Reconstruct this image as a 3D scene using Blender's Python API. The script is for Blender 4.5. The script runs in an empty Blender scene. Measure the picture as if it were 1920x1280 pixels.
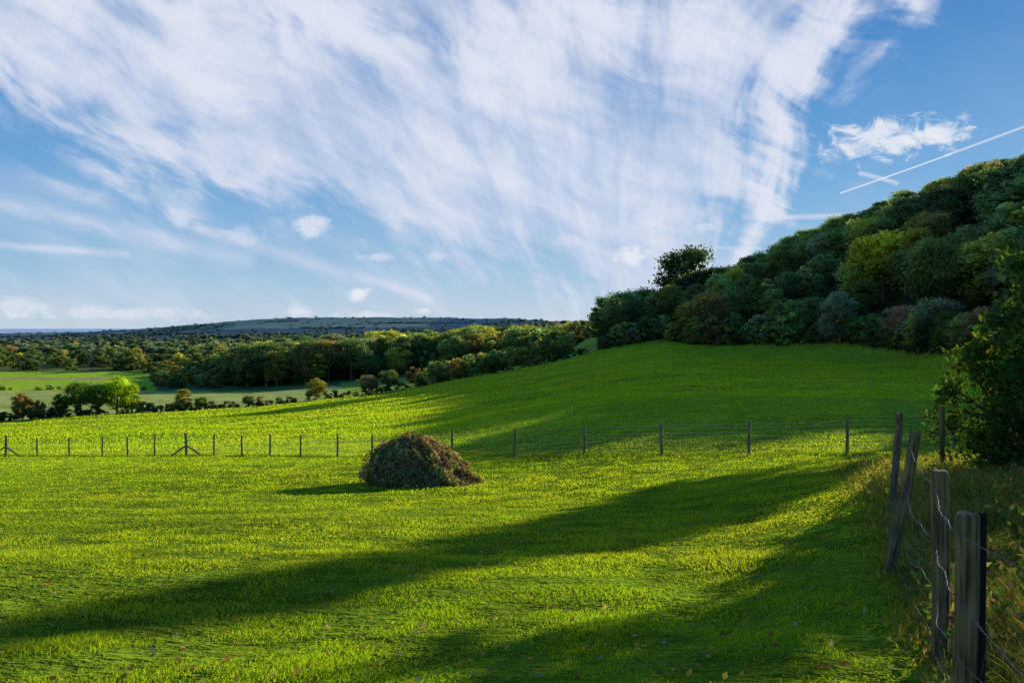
import bpy, math, numpy as np, bmesh
from mathutils import Vector
rng=np.random.default_rng(7)
F=1493.0; EY=612.0; EYE=1.65
SUN_AZ=math.radians(42); SUN_EL=math.radians(14.5)
scene=bpy.context.scene
scene.view_settings.view_transform='Standard'; scene.view_settings.look='None'; scene.view_settings.exposure=0
COL=scene.collection
# ---------------------------------------------------------------- noise
_T=rng.random((8,256,256))
def vn(x,y,s=0):
    x=np.asarray(x,float);y=np.asarray(y,float)
    xi=np.floor(x).astype(int);yi=np.floor(y).astype(int);fx=x-xi;fy=y-yi
    fx=fx*fx*(3-2*fx);fy=fy*fy*(3-2*fy);T=_T[s%8]
    a=T[xi%256,yi%256];b=T[(xi+1)%256,yi%256];c=T[xi%256,(yi+1)%256];d=T[(xi+1)%256,(yi+1)%256]
    return (a*(1-fx)+b*fx)*(1-fy)+(c*(1-fx)+d*fx)*fy
def fbm(x,y,s=0,o=4):
    t=0;a=.5;n=0
    for i in range(o):
        t=t+a*vn(x*2**i+17*i,y*2**i+31*i,s+i);n+=a;a*=.5
    return t/n
# ---------------------------------------------------------------- terrain
N0=[(2,-1.66),(4,-1.79),(8,-2.4),(14,-3.35),(24,-4.8)]
R0=[(2,-1.62),(3.3,-1.75),(4.5,-1.9),(6.8,-2.12),(10.5,-2.3),(14.3,-2.62)]
FAR=[(1800,-27.7),(4000,-34),(9000,-38),(20000,-54)]
E_=[(4500,0),(9000,-38),(20000,-54)]
cols={
 -1200:N0+[(35,-6.3),(50,-8.3),(90,-12.6),(150,-18.2),(300,-26),(450,-27),(1000,-26)]+FAR,
 0:N0+[(35,-6.3),(50,-8.1),(90,-12.4),(150,-17.9),(200,-21),(300,-25.3),(450,-26.8),(1000,-26)]+FAR,
 250:N0+[(35,-6.1),(48,-7.8),(90,-12),(162,-17.6),(220,-21),(300,-25.3),(450,-26.8),(1000,-26),(1800,-24),(3000,-10),(4000,-34),(9000,-38),(20000,-54)],
 370:N0+[(35,-6.0),(47,-7.6),(90,-11.8),(168,-17.5),(230,-21.5),(320,-26),(450,-26.5),(1000,-25),(1800,-20),(3000,10),(4500,-15),(9000,-38),(20000,-54)],
 480:N0+[(35,-6.0),(46,-7.5),(90,-11.5),(172,-17.4),(230,-21.5),(330,-26.5),(450,-24),(600,-25),(1000,-24),(1800,-18),(3000,28),(4500,-10),(9000,-38),(20000,-54)],
 560:N0+[(35,-6.0),(44,-7.2),(90,-11.2),(177,-16.7),(240,-21),(330,-25.5),(450,-21),(600,-24),(1000,-23),(2000,-12),(3000,42)]+E_,
 740:N0+[(35,-5.9),(41,-6.8),(90,-10.5),(150,-13.5),(190,-15.5),(250,-19.5),(330,-22.8),(450,-18.5),(600,-22),(1000,-22),(2000,-10),(3000,36)]+E_,
 850:N0+[(35,-5.8),(41,-6.7),(90,-9.8),(150,-11.8),(200,-13.4),(260,-17),(330,-19.5),(450,-17.5),(600,-20),(1000,-20),(2000,-10),(3000,41)]+E_,
 960:N0+[(35,-5.8),(60,-7.2),(90,-8.6),(150,-10.4),(212,-11.4),(270,-14),(330,-15),(450,-14),(600,-16),(1000,-16),(3000,30)]+E_,
 1060:N0+[(33,-5.5),(60,-6.6),(90,-7.6),(150,-8.8),(220,-9.3),(280,-10),(350,-9),(500,-10),(3000,16),(20000,-54)],
 1130:N0[:4]+[(24,-4.6),(31,-5.1),(60,-6.1),(90,-6.9),(150,-7.2),(218,-6.6),(300,-2),(400,0),(600,-5),(3000,0),(20000,-54)],
 1240:N0[:4]+[(22,-4.25),(30,-4.95),(60,-5.8),(90,-6.2),(150,-5.6),(210,-4.2),(260,4),(310,8),(420,9),(700,5),(3000,0),(20000,-54)],
 1350:N0[:3]+[(14,-3.1),(28.8,-4.75),(60,-5.6),(90,-6),(140,-6),(183,-6),(225,3),(260,9),(340,12),(700,12),(3000,10),(20000,-54)],
 1500:[(2,-1.64),(4,-1.79),(8,-2.25),(14,-2.85),(27,-4.4),(60,-5.5),(100,-6.1),(163,-6.2),(205,9),(250,19),(300,23),(400,25),(700,26),(20000,-54)],
 1650:R0+[(26,-4.25),(60,-5.3),(135,-6.3),(180,10),(230,25),(280,30),(700,34),(20000,-54)],
 1750:R0+[(26,-4.2),(60,-5.4),(120,-6.6),(180,17),(230,33),(330,42),(700,42),(20000,-54)],
 1920:R0+[(26,-4.1),(60,-4.5),(98,-5.4),(160,17),(230,42),(300,50),(700,52),(20000,-54)],
 2150:R0+[(26,-3.8),(50,-3.8),(85,-3),(130,24),(180,48),(260,60),(700,62),(20000,-54)],
 2700:[(2,-1.6),(20,-2.4),(40,-2.6),(72,-1),(115,24),(160,46),(240,60),(700,62),(20000,-54)],
}
LR=np.arange(math.log(.5),math.log(21000),.02)
ths=[];zs=[]
for px in sorted(cols):
    th=math.atan((px-960)/F); p=np.array(cols[px],float)
    ths.append(th); zs.append(np.interp(LR,np.log(p[:,0]/math.cos(th)),p[:,1]))
back=np.interp(LR,np.log([2,20,100,500,20000]),[-1.6,-1.2,2,5,-40])
ths=[-math.pi]+ths+[math.pi]; zs=[back]+zs+[back]
ths=np.array(ths);zs=np.array(zs)
TH=np.radians(np.arange(-180,180.01,.5))
tab=np.empty((len(TH),len(LR)))
for j in range(len(LR)): tab[:,j]=np.interp(TH,ths,zs[:,j])
def gs(a,sig,ax):
    n=int(sig*3)+1;k=np.exp(-.5*(np.arange(-n,n+1)/sig)**2);k/=k.sum()
    a=np.pad(a,[(n,n) if i==ax else (0,0) for i in range(2)],mode='edge')
    return np.apply_along_axis(lambda v:np.convolve(v,k,'valid'),ax,a)
tab=gs(tab,2.2,0);tab=gs(tab,3.5,1)
SX,SY=math.sin(SUN_AZ),math.cos(SUN_AZ);TE=math.tan(SUN_EL)
def ridge(X,Y): # hill profile limit along the light direction (relative to eye)
    p=-SY*X+SX*Y;s=SX*X+SY*Y
    st=np.interp(p,[-60,32,35,62,78,91,100,123,150,200],[33,33,44,74,98,107,113,140,190,300]);zt=np.interp(p,[10,32,62,100],[-5,-5.7,-8.5,-9])
    return zt+(s-st)*TE
def ground(X,Y):
    X=np.asarray(X,float);Y=np.asarray(Y,float)
    r=np.maximum(np.hypot(X,Y),.51);th=np.arctan2(X,Y)
    i=(th-TH[0])/math.radians(.5);j=(np.log(r)-LR[0])/.02
    i0=np.clip(i.astype(int),0,len(TH)-2);j0=np.clip(j.astype(int),0,len(LR)-2);a=i-i0;b=j-j0
    z=(tab[i0,j0]*(1-a)+tab[i0+1,j0]*a)*(1-b)+(tab[i0,j0+1]*(1-a)+tab[i0+1,j0+1]*a)*b
    cap=ridge(X,Y)-10;z=np.where((X>25)&(Y>20)&(SX*X+SY*Y>90),np.minimum(z,np.maximum(cap,-3)),z)
    z=z+(fbm(X/1.7,Y/1.7,1,3)-.5)*.10*np.clip(r/6,0,1)*np.clip(60/r,0,1)
    z=z+(fbm(X/14,Y/9,2,3)-.5)*.8*np.clip((r-38)/50,0,1)
    z=z+(fbm(X/160,Y/160,3,3)-.5)*14*np.clip((r-1500)/1500,0,1)
    return z+EYE
def gz(x,y): return float(ground(np.array([x]),np.array([y]))[0])
def u2(px): return (px-960)/F
WX=[1120,1130,1240,1300,1500,1700,1790,1920,2150,2700,3600]; WY=[222,218,210,190,165,130,116,97,84,70,60]
HX=[-1200,0,220,400,600,740,850,960,1060,1130]; HY=[130,150,160,170,180,190,200,211,220,221]
def woodline(u): return np.interp(u,[u2(a) for a in WX],WY)
def hedgeline(u): return np.interp(u,[u2(a) for a in HX],HY)
def lerp(a,b,t): return a*(1-t)+b*t
def sm(x,a,b):
    t=np.clip((x-a)/(b-a),0,1);return t*t*(3-2*t)
def zone(X,Y):
    r=np.hypot(X,Y);u=X/np.maximum(Y,.5);px=u*F+960
    n=fbm(X/9,Y/9,4,4);n2=fbm(X/60,Y/60,5,3)
    V=lambda *c:np.array(c)[None,:]
    field=V(.36,.50,.030)*(0.78+.44*n)[:,None]
    field=lerp(field,V(.46,.52,.06),(np.clip(n2-.45,0,.4)*1.4)[:,None])
    soil=V(.19,.28,.018)*(0.7+.6*n)[:,None]
    c=lerp(soil,field,sm(r,25,60)[:,None])
    verge=sm(X-(1.2+Y*.42),0,1.2)*(Y<24)*(Y>-5)
    c=lerp(c,V(.10,.095,.035)*(0.6+.8*n)[:,None],verge[:,None])
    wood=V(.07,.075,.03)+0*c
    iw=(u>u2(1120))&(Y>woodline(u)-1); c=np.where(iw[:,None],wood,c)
    il=(u<=u2(1120))&(Y>hedgeline(u))
    pale=V(.54,.60,.15)*(0.85+.3*n2)[:,None]; green=V(.48,.66,.05)+0*c; brown=V(.18,.21,.06)*(0.6+.9*n)[:,None]
    v=brown
    v=np.where(((Y<312)&(px<640))[:,None],pale,v)
    v=np.where(((Y<335)&(px>=640))[:,None],V(.46,.56,.08)+0*c,v)
    v=np.where(((Y>=312)&(Y<470)&(px<290-(Y-330)*.1))[:,None],green,v)
    v=np.where(((Y>=395)&(Y<410)&(px<230))[:,None],V(.5,.38,.22)+0*c,v)
    q=vn(np.floor(X/(90+Y*.06)),np.floor(Y/(170+Y*.12)),6)+.1*sm(Y,1400,2400)*-1
    far=np.where((q>.64)[:,None],V(.44,.56,.13),np.where((q>.57)[:,None],V(.45,.42,.18),V(.07,.10,.05)))
    v=np.where((Y>640)[:,None],far,v)
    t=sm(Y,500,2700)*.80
    v=lerp(v,V(.085,.18,.27)+0*c,t[:,None])  # aerial haze painted into the far ground colours, bluish then pale
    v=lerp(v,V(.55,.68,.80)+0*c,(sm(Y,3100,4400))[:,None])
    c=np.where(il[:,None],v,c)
    return np.clip(c,.002,1)
# ---------------------------------------------------------------- mesh utils
def mesh_from(name,verts,faces,colors=None,shade=None,smooth=False):
    me=bpy.data.meshes.new(name); verts=np.asarray(verts,np.float32)
    me.vertices.add(len(verts)); me.vertices.foreach_set('co',verts.ravel())
    fl=[np.asarray(f,np.int32) for f in faces if len(f)]
    loops=np.concatenate([f.ravel() for f in fl]); tot=np.concatenate([np.full(len(f),f.shape[1],np.int32) for f in fl])
    st=np.concatenate([[0],np.cumsum(tot)[:-1]]).astype(np.int32)
    me.loops.add(len(loops)); me.loops.foreach_set('vertex_index',loops)
    me.polygons.add(len(tot)); me.polygons.foreach_set('loop_start',st)
    if smooth: me.polygons.foreach_set('use_smooth',np.ones(len(tot),bool))
    me.update(calc_edges=True)
    if colors is not None:
        a=me.color_attributes.new('tcol','FLOAT_COLOR','POINT')
        cc=np.ones((len(verts),4),np.float32);cc[:,:3]=colors;a.data.foreach_set('color',cc.ravel())
    if shade is not None:
        a=me.attributes.new('shade','FLOAT','POINT');a.data.foreach_set('value',np.asarray(shade,np.float32))
    return me
def obj(name,data,mat=None,parent=None,loc=(0,0,0),label=None,cat=None,group=None,kind=None):
    o=bpy.data.objects.new(name,data);COL.objects.link(o);o.location=loc
    if mat is not None and data is not None and not data.materials: data.materials.append(mat)
    if parent: o.parent=parent
    if label:o['label']=label
    if cat:o['category']=cat
    if group:o['group']=group
    if kind:o['kind']=kind
    return o
def norm(v): return v/np.maximum(np.linalg.norm(v,axis=-1,keepdims=True),1e-9)
def leafq(c,n,s,aspect=.6,g=rng):
    n=norm(n);t=norm(np.cross(n,g.normal(size=c.shape)));b=np.cross(n,t);s=np.asarray(s).reshape(-1,1)
    V=np.stack([c-t*s,c+b*s*aspect,c+t*s,c-b*s*aspect],1).reshape(-1,3)
    Fc=np.arange(len(c)*4).reshape(-1,4);return V,Fc
class MB:
    def __init__(s):s.v=[];s.f3=[];s.f4=[];s.c=[];s.n=0
    def add(s,v,f,c=1.0):
        v=np.asarray(v,float);f=np.asarray(f)+s.n;(s.f3 if f.shape[1]==3 else s.f4).append(f);s.v.append(v)
        c=np.asarray(c,float)
        if c.ndim==0:c=np.full(len(v),float(c))
        if c.ndim==1 and len(c)==3 and len(v)!=3:c=np.tile(c,(len(v),1))
        s.c.append(c);s.n+=len(v)
    def mesh(s,name,mode,smooth=False):
        fs=[]
        if s.f3:fs.append(np.concatenate(s.f3))
        if s.f4:fs.append(np.concatenate(s.f4))
        c=np.concatenate(s.c) if mode else None
        return mesh_from(name,np.concatenate(s.v),fs,colors=c if mode=='tcol' else None,shade=c if mode=='shade' else None,smooth=smooth)
def clean_tube_add(mb,pts,rad,seg=6,c=1.0,cap=False):
    pts=np.asarray(pts,float);rad=np.broadcast_to(rad,(len(pts),))
    d=norm(np.gradient(pts,axis=0));up=np.array([0,0,1.]) if abs(d[0][2])<.9 else np.array([1.,0,0])
    a=norm(np.cross(d,up));b=np.cross(d,a);an=np.linspace(0,2*np.pi,seg,endpoint=False)
    V=(pts[:,None]+rad[:,None,None]*(a[:,None]*np.cos(an)[None,:,None]+b[:,None]*np.sin(an)[None,:,None])).reshape(-1,3)
    i=np.arange(len(pts)-1)[:,None]*seg;j=np.arange(seg)[None];k=(j+1)%seg
    f=np.stack([i+j,i+k,i+seg+k,i+seg+j],-1).reshape(-1,4);mb.add(V,f,c)
    if cap:
        V2=V[-seg:];m=V2.mean(0);mb.add(np.vstack([V2,m]),np.array([(j,(j+1)%seg,seg) for j in range(seg)]),c)
    return V
# ---------------------------------------------------------------- materials
def newmat(name):
    m=bpy.data.materials.new(name);m.use_nodes=True;nt=m.node_tree;nt.nodes.clear()
    out=nt.nodes.new('ShaderNodeOutputMaterial');return m,nt,out
def foliage(name,mode,trans=.45,tw=(1.25,1.25,.5)):
    m,nt,out=newmat(name);N=nt.nodes.new;L=nt.links.new
    if mode=='obj':
        oi=N('ShaderNodeObjectInfo');at=N('ShaderNodeAttribute');at.attribute_name='shade'
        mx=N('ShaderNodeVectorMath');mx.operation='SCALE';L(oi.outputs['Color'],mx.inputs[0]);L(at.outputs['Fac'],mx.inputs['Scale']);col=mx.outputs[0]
    else:
        at=N('ShaderNodeAttribute');at.attribute_name='tcol';col=at.outputs['Color']
    d=N('ShaderNodeBsdfDiffuse');L(col,d.inputs['Color'])
    tv=N('ShaderNodeVectorMath');tv.operation='MULTIPLY';L(col,tv.inputs[0]);tv.inputs[1].default_value=tw
    t=N('ShaderNodeBsdfTranslucent');L(tv.outputs[0],t.inputs['Color'])
    s=N('ShaderNodeMixShader');s.inputs[0].default_value=trans;L(d.outputs[0],s.inputs[1]);L(t.outputs[0],s.inputs[2])
    L(s.outputs[0],out.inputs[0]);return m
M_tree=foliage('tree_leaves','obj',.45,(1.25,1.2,.6));M_leaf=foliage('leaves','attr',.45,(1.2,1.2,.6));M_grass=foliage('grass_blades','attr',.57,(1.75,1.5,.45))
def bark(name,c1,c2,sc=(30,30,3),bump=.4):
    m,nt,out=newmat(name);N=nt.nodes.new;L=nt.links.new
    tc=N('ShaderNodeTexCoord');mp=N('ShaderNodeMapping');mp.inputs['Scale'].default_value=sc;L(tc.outputs['Object'],mp.inputs[0])
    n=N('ShaderNodeTexNoise');n.inputs['Scale'].default_value=1;n.inputs['Detail'].default_value=6;L(mp.outputs[0],n.inputs['Vector'])
    n2=N('ShaderNodeTexNoise');n2.inputs['Scale'].default_value=4;L(tc.outputs['Object'],n2.inputs['Vector'])
    ad=N('ShaderNodeMath');ad.operation='MULTIPLY_ADD';L(n.outputs[0],ad.inputs[0]);ad.inputs[1].default_value=.65
    m3=N('ShaderNodeMath');m3.operation='MULTIPLY';L(n2.outputs[0],m3.inputs[0]);m3.inputs[1].default_value=.35;L(m3.outputs[0],ad.inputs[2])
    r=N('ShaderNodeValToRGB');r.color_ramp.elements[0].position=.38;r.color_ramp.elements[1].position=.62
    r.color_ramp.elements[0].color=(*c1,1);r.color_ramp.elements[1].color=(*c2,1);L(ad.outputs[0],r.inputs[0])
    b=N('ShaderNodeBump');b.inputs['Strength'].default_value=bump;b.inputs['Distance'].default_value=.02;L(n.outputs[0],b.inputs['Height'])
    p=N('ShaderNodeBsdfPrincipled');p.inputs['Roughness'].default_value=.95;p.inputs['Specular IOR Level'].default_value=.1;L(r.outputs[0],p.inputs['Base Color']);L(b.outputs[0],p.inputs['Normal'])
    L(p.outputs[0],out.inputs[0]);return m
M_bark=bark('bark',(.08,.065,.045),(.30,.26,.19),(6,6,1))
M_post=bark('weathered_post_wood',(.12,.09,.05),(.40,.31,.19),(40,40,2.5))
M_postold=bark('old_brown_post_wood',(.07,.045,.016),(.42,.27,.12),(60,60,3),1.)
M_dark=bark('dark_painted_stake',(.012,.011,.009),(.045,.038,.03))
def wiremat(name,a,b):
    m,nt,out=newmat(name);p=nt.nodes.new('ShaderNodeBsdfPrincipled');p.inputs['Metallic'].default_value=.2;p.inputs['Roughness'].default_value=.75
    nz=nt.nodes.new('ShaderNodeTexNoise');nz.inputs['Scale'].default_value=20;rr=nt.nodes.new('ShaderNodeValToRGB');rr.color_ramp.elements[0].color=(*a,1);rr.color_ramp.elements[1].color=(*b,1)
    nt.links.new(nz.outputs[0],rr.inputs[0]);nt.links.new(rr.outputs[0],p.inputs['Base Color']);nt.links.new(p.outputs[0],out.inputs[0]);return m
M_wire=wiremat('dull_galvanised_wire',(.10,.09,.08),(.26,.25,.25));M_net=wiremat('galvanised_netting_wire',(.35,.35,.34),(.55,.55,.53))
# ground
m,nt,out=newmat('meadow_ground');N=nt.nodes.new;L=nt.links.new
at=N('ShaderNodeAttribute');at.attribute_name='tcol';tc=N('ShaderNodeTexCoord')
def nz(sc,det,vec=None,r=.6):
    n=N('ShaderNodeTexNoise');n.inputs['Scale'].default_value=sc;n.inputs['Detail'].default_value=det;n.inputs['Roughness'].default_value=r
    L(vec or tc.outputs['Object'],n.inputs['Vector']);return n.outputs[0]
mp=N('ShaderNodeMapping');mp.inputs['Scale'].default_value=(.7,1.5,1);mp.inputs['Rotation'].default_value=(0,0,.35);L(tc.outputs['Object'],mp.inputs[0])
n1=nz(1.1,5,mp.outputs[0],.7);n2=nz(.12,3);n3=nz(9,3)
def mr(x,a,b,c,d):
    k=N('ShaderNodeMapRange');L(x,k.inputs[0])
    for i,v in enumerate((a,b,c,d)):k.inputs[i+1].default_value=v
    return k.outputs[0]
def mul(a,b):
    k=N('ShaderNodeMath');k.operation='MULTIPLY';L(a,k.inputs[0]);L(b,k.inputs[1]);return k.outputs[0]
f=mul(mul(mr(n1,.35,.65,.55,1.3),mr(n2,.3,.7,.8,1.2)),mr(n3,.3,.7,.8,1.2))
vm=N('ShaderNodeVectorMath');vm.operation='SCALE';L(at.outputs['Color'],vm.inputs[0]);L(f,vm.inputs['Scale'])
hg=N('ShaderNodeMath');hg.operation='MULTIPLY_ADD';L(n3,hg.inputs[0]);hg.inputs[1].default_value=.15;L(n1,hg.inputs[2])
bp=N('ShaderNodeBump');bp.inputs['Strength'].default_value=1;bp.inputs['Distance'].default_value=.5;L(hg.outputs[0],bp.inputs['Height'])
d=N('ShaderNodeBsdfDiffuse');L(vm.outputs[0],d.inputs[0]);L(bp.outputs[0],d.inputs['Normal']);L(d.outputs[0],out.inputs[0]);M_ground=m
# ---------------------------------------------------------------- build terrain
az=np.concatenate([np.arange(-180,-42,3),np.arange(-42,42,.2),np.arange(42,180,3)]);az=np.radians(az)
rr_=np.exp(np.arange(math.log(.6),math.log(20000),.0215))
A,R=np.meshgrid(az,rr_,indexing='ij');X=(np.sin(A)*R).ravel();Y=(np.cos(A)*R).ravel()
Z=ground(X,Y);na,nr=len(az),len(rr_)
idx=np.arange(na*nr).reshape(na,nr);i1=np.roll(idx,-1,axis=0)
q=np.stack([idx[:,:-1],idx[:,1:],i1[:,1:],i1[:,:-1]],-1).reshape(-1,4)[:, ::-1]
V=np.stack([X,Y,Z],1);V=np.vstack([V,[0,0,ground(0.,.6)]]);cidx=len(V)-1
tri=np.stack([idx[:,0],i1[:,0],np.full(na,cidx)],1)[:, ::-1]
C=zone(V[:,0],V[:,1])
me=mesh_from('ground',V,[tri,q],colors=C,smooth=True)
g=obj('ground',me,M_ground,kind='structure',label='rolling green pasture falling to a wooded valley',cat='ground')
# ---------------------------------------------------------------- tree variants
def crown(g,H,R,ncl,nleaf,ls,base=.18):
    mb=MB()
    h=g.random(ncl);z=H*(base+(.93-base)*h);prof=np.sqrt(np.clip(1-((h-.42)/.62)**2,0.05,1))
    a=g.random(ncl)*2*np.pi+np.arange(ncl)*2.4;rad=R*prof*np.sqrt(g.random(ncl)*.8+.12)*.9
    c=np.stack([np.cos(a)*rad,np.sin(a)*rad,z],1);rc=R*(.16+.2*g.random(ncl))
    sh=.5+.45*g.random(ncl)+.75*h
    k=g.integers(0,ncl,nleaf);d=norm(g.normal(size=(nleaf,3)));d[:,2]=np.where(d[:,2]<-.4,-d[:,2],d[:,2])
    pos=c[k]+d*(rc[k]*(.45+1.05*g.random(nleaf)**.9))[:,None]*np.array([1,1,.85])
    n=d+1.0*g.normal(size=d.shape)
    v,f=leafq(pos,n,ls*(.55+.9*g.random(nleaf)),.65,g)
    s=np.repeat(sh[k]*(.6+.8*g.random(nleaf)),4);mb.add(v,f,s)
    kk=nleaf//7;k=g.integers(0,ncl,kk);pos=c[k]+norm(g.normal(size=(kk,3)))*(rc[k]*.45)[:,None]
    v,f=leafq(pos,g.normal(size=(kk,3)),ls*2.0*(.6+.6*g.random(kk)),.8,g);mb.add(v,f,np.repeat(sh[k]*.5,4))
    return mb,c
def trunk(g,H,r,cc,nb=7):
    mb=MB();t=np.linspace(0,1,6);w=(g.random(2)-.5)*H*.06
    pts=np.stack([w[0]*t**2,w[1]*t**2,t*H*.78-.4],1);clean_tube_add(mb,pts,r*(1.25-t)+.02,7)
    for i in range(nb):
        b=cc[g.integers(len(cc))];s=pts[2+g.integers(3)];m=(s+b)/2+np.array([0,0,-.04*H])
        clean_tube_add(mb,[s,m,b],[r*.5,r*.35,r*.12],5)
    return mb
VAR=[]
for i in range(8):
    g_=np.random.default_rng(100+i);H=12.;R=[3.9,4.8,3.4,5.2,4.2,3.6,5.0,3.2][i]
    mb,cc=crown(g_,H,R,44+i*4,6200,.20,base=[.12,.24,.1,.38,.15,.1,.36,.14][i])
    VAR.append((trunk(g_,H,.24,cc),mb))
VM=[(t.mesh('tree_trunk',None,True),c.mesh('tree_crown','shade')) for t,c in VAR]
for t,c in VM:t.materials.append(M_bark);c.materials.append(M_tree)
LV=[]
for i in range(4):
    g_=np.random.default_rng(200+i);mb,cc=crown(g_,12.,4.6,22,760,.52,.02);LV.append(mb)
LL=[]
for i in range(4):
    g_=np.random.default_rng(230+i);mb,cc=crown(g_,12.,5.5,7,60,1.9,.0);LL.append(mb)
PAL={'dark green':[(.14,.215,.075),(.16,.235,.08),(.15,.215,.09)],
 'mid green':[(.25,.33,.09),(.28,.34,.10),(.235,.31,.105)],
 'yellow-green':[(.46,.46,.09),(.53,.49,.09)],
 'golden brown':[(.48,.37,.12),(.43,.32,.105)],
 'grey-green':[(.28,.32,.18)],'russet':[(.38,.26,.14)]}
def pick(g,w):
    names=list(PAL);k=names[g.choice(len(names),p=np.array(w)/sum(w))];c=np.array(PAL[k][g.integers(len(PAL[k]))]);return k,c*(.65+.65*g.random())
trees=[]
g_=np.random.default_rng(5)
sp=9.8
for xi in np.arange(15,380,sp):
    for yi in np.arange(55,430,sp):
        x=xi+(g_.random()-.5)*sp*.9;y=yi+(g_.random()-.5)*sp*.9;u=x/y
        if u<u2(1125) or u>1.5: continue
        w=float(woodline(u));dpt=y-w
        if dpt<2 or dpt>210: continue
        if u<u2(1240) and dpt>120: continue
        hn=float(fbm(np.array([x/28]),np.array([y/28]),2,2)[0])
        H=6+9*hn+5*g_.random()+min(dpt/200,1)*2
        if g_.random()<.14:H*=1.3
        if 15<dpt<50 and u2(1400)<u<u2(1850): H*=.62
        if dpt<9:H=7+4.5*g_.random()
        if u<u2(1290): H=9.5+5*g_.random()
        room=float(ridge(x,y))+EYE-gz(x,y)
        if u>.25:
            if room<5: continue
            if u>.62 and room<17: H=room-1.6*g_.random()
            H=min(H,room+1.0+3.5*g_.random())
        k,c=pick(g_,[26,40,17,9,6,1] if dpt>40 else [34,38,11,6,8,1])
        if 15<dpt<50: c=c*1.15+np.array([.03,.03,.02])
        trees.append([x,y,H,1.08+.35*g_.random(),k,c,'h'])
for px in np.arange(1135,1930,11):
    u=u2(px+g_.random()*8);w=float(woodline(u));y=w+1.5*g_.random();H=3+4*g_.random()
    k,c=pick(g_,[40,32,6,4,10,2]);trees.append([u*y,y,H,1.35,k,c,'h'])
def special(px,Y,H,w,k,c,wh='h'): trees.append([u2(px)*Y,Y,H,w,k,np.array(c)*1.9,wh])
special(1655,165,14,1.25,'yellow-green',(.30,.28,.03));special(1690,134,6.5,1.3,'russet',(.26,.17,.11));special(1720,160,12,1.2,'golden brown',(.23,.19,.04))
special(1575,150,10,1.1,'grey-green',(.15,.18,.11));special(1605,165,11,1.1,'yellow-green',(.20,.22,.045))
for xi in np.arange(-170,60,9):
    for yi in np.arange(318,470,9.5):
        x=xi+(g_.random()-.5)*7;y=yi+(g_.random()-.5)*7;px=x/y*F+960
        yf=np.interp(px,[390,430,560,700,800,1060],[352,338,330,345,352,300])
        if px<395 or px>1085 or y<yf:continue
        H=(10+8*g_.random())*np.interp(px,[395,450,900,1060],[.6,1,.95,.62])
        k,c=pick(g_,[20,50,24,5,5,0] if px<820 else [14,34,24,16,5,1]);trees.append([x,y,H,1.2+.4*g_.random(),k,c*.95,'v'])
for i in range(60):
    px=740+330*g_.random();y=float(hedgeline(u2(px)))+25+80*g_.random();H=3.5+4*g_.random()
    if px<800 and y<270: continue
    k,c=pick(g_,[10,34,26,20,6,2]);trees.append([u2(px)*y,y,H,1.4,k,c*.9,'v'])
for i in range(50):
    px=-120+560*g_.random();y=478+90*g_.random();H=7+6*g_.random()
    k,c=pick(g_,[16,38,20,14,4,1]);trees.append([u2(px)*y,y,H,1.6,k,c*.9,'v'])
for i in range(46):
    px=270+150*g_.random();y=330+130*g_.random();H=3+5*g_.random()
    k,c=pick(g_,[16,38,18,14,4,1]);trees.append([u2(px)*y,y,H,1.5,k,c*.9,'v'])
for i in range(26):
    px=-60+330*g_.random();y=316+6*g_.random();H=1.2+1.*g_.random()
    k,c=pick(g_,[26,34,6,10,4,1]);trees.append([u2(px)*y,y,H,1.6,k,c*.8,'v'])
for px,hp,k,c,w in [(40,52,'golden brown',(.20,.13,.03),1.25),(72,36,'golden brown',(.14,.12,.04),1.1),(112,44,'dark green',(.06,.11,.02),1.3),(150,62,'mid green',(.095,.15,.025),1.2),
  (185,56,'mid green',(.105,.16,.025),1.1),(218,72,'yellow-green',(.24,.30,.02),1.3),(245,56,'yellow-green',(.21,.27,.02),1.2),(343,44,'golden brown',(.19,.17,.03),1.3),
  (593,42,'golden brown',(.19,.17,.03),1.3),(466,22,'mid green',(.09,.12,.03),1.5),(376,26,'dark green',(.06,.10,.02),1.3),(690,36,'russet',(.14,.12,.06),1.4),(730,40,'mid green',(.09,.12,.04),1.1),
  (820,44,'mid green',(.09,.13,.04),1.3),(860,40,'golden brown',(.18,.15,.04),1.4),(920,36,'mid green',(.08,.12,.03),1.4),(1040,34,'dark green',(.05,.08,.025),1.3),(786,24,'dark green',(.06,.09,.03),1.2)]:
    Yh=float(hedgeline(u2(px)))+1; special(px,Yh,hp*Yh/F,w,k,c,'r')
trees.sort(key=lambda t:-(t[2]/t[1]+(1 if t[6]=='r' else 0)))
def inview(t): return -990/F<t[0]/t[1]<985/F
G=np.array([t[:2] for t in trees]);GZ=ground(G[:,0],G[:,1])
LBL={'h':'broadleaf tree in the steep hillside wood','v':'broadleaf tree in the valley wood','r':'tree standing in the field hedgerow'}
CAT={'h':'trees in the hillside wood','v':'trees in the valley wood','r':'trees along the field hedgerow'}
stuff=MB();cap={'h':195,'v':80,'r':25};cnt={'h':0,'v':0,'r':0}
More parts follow.
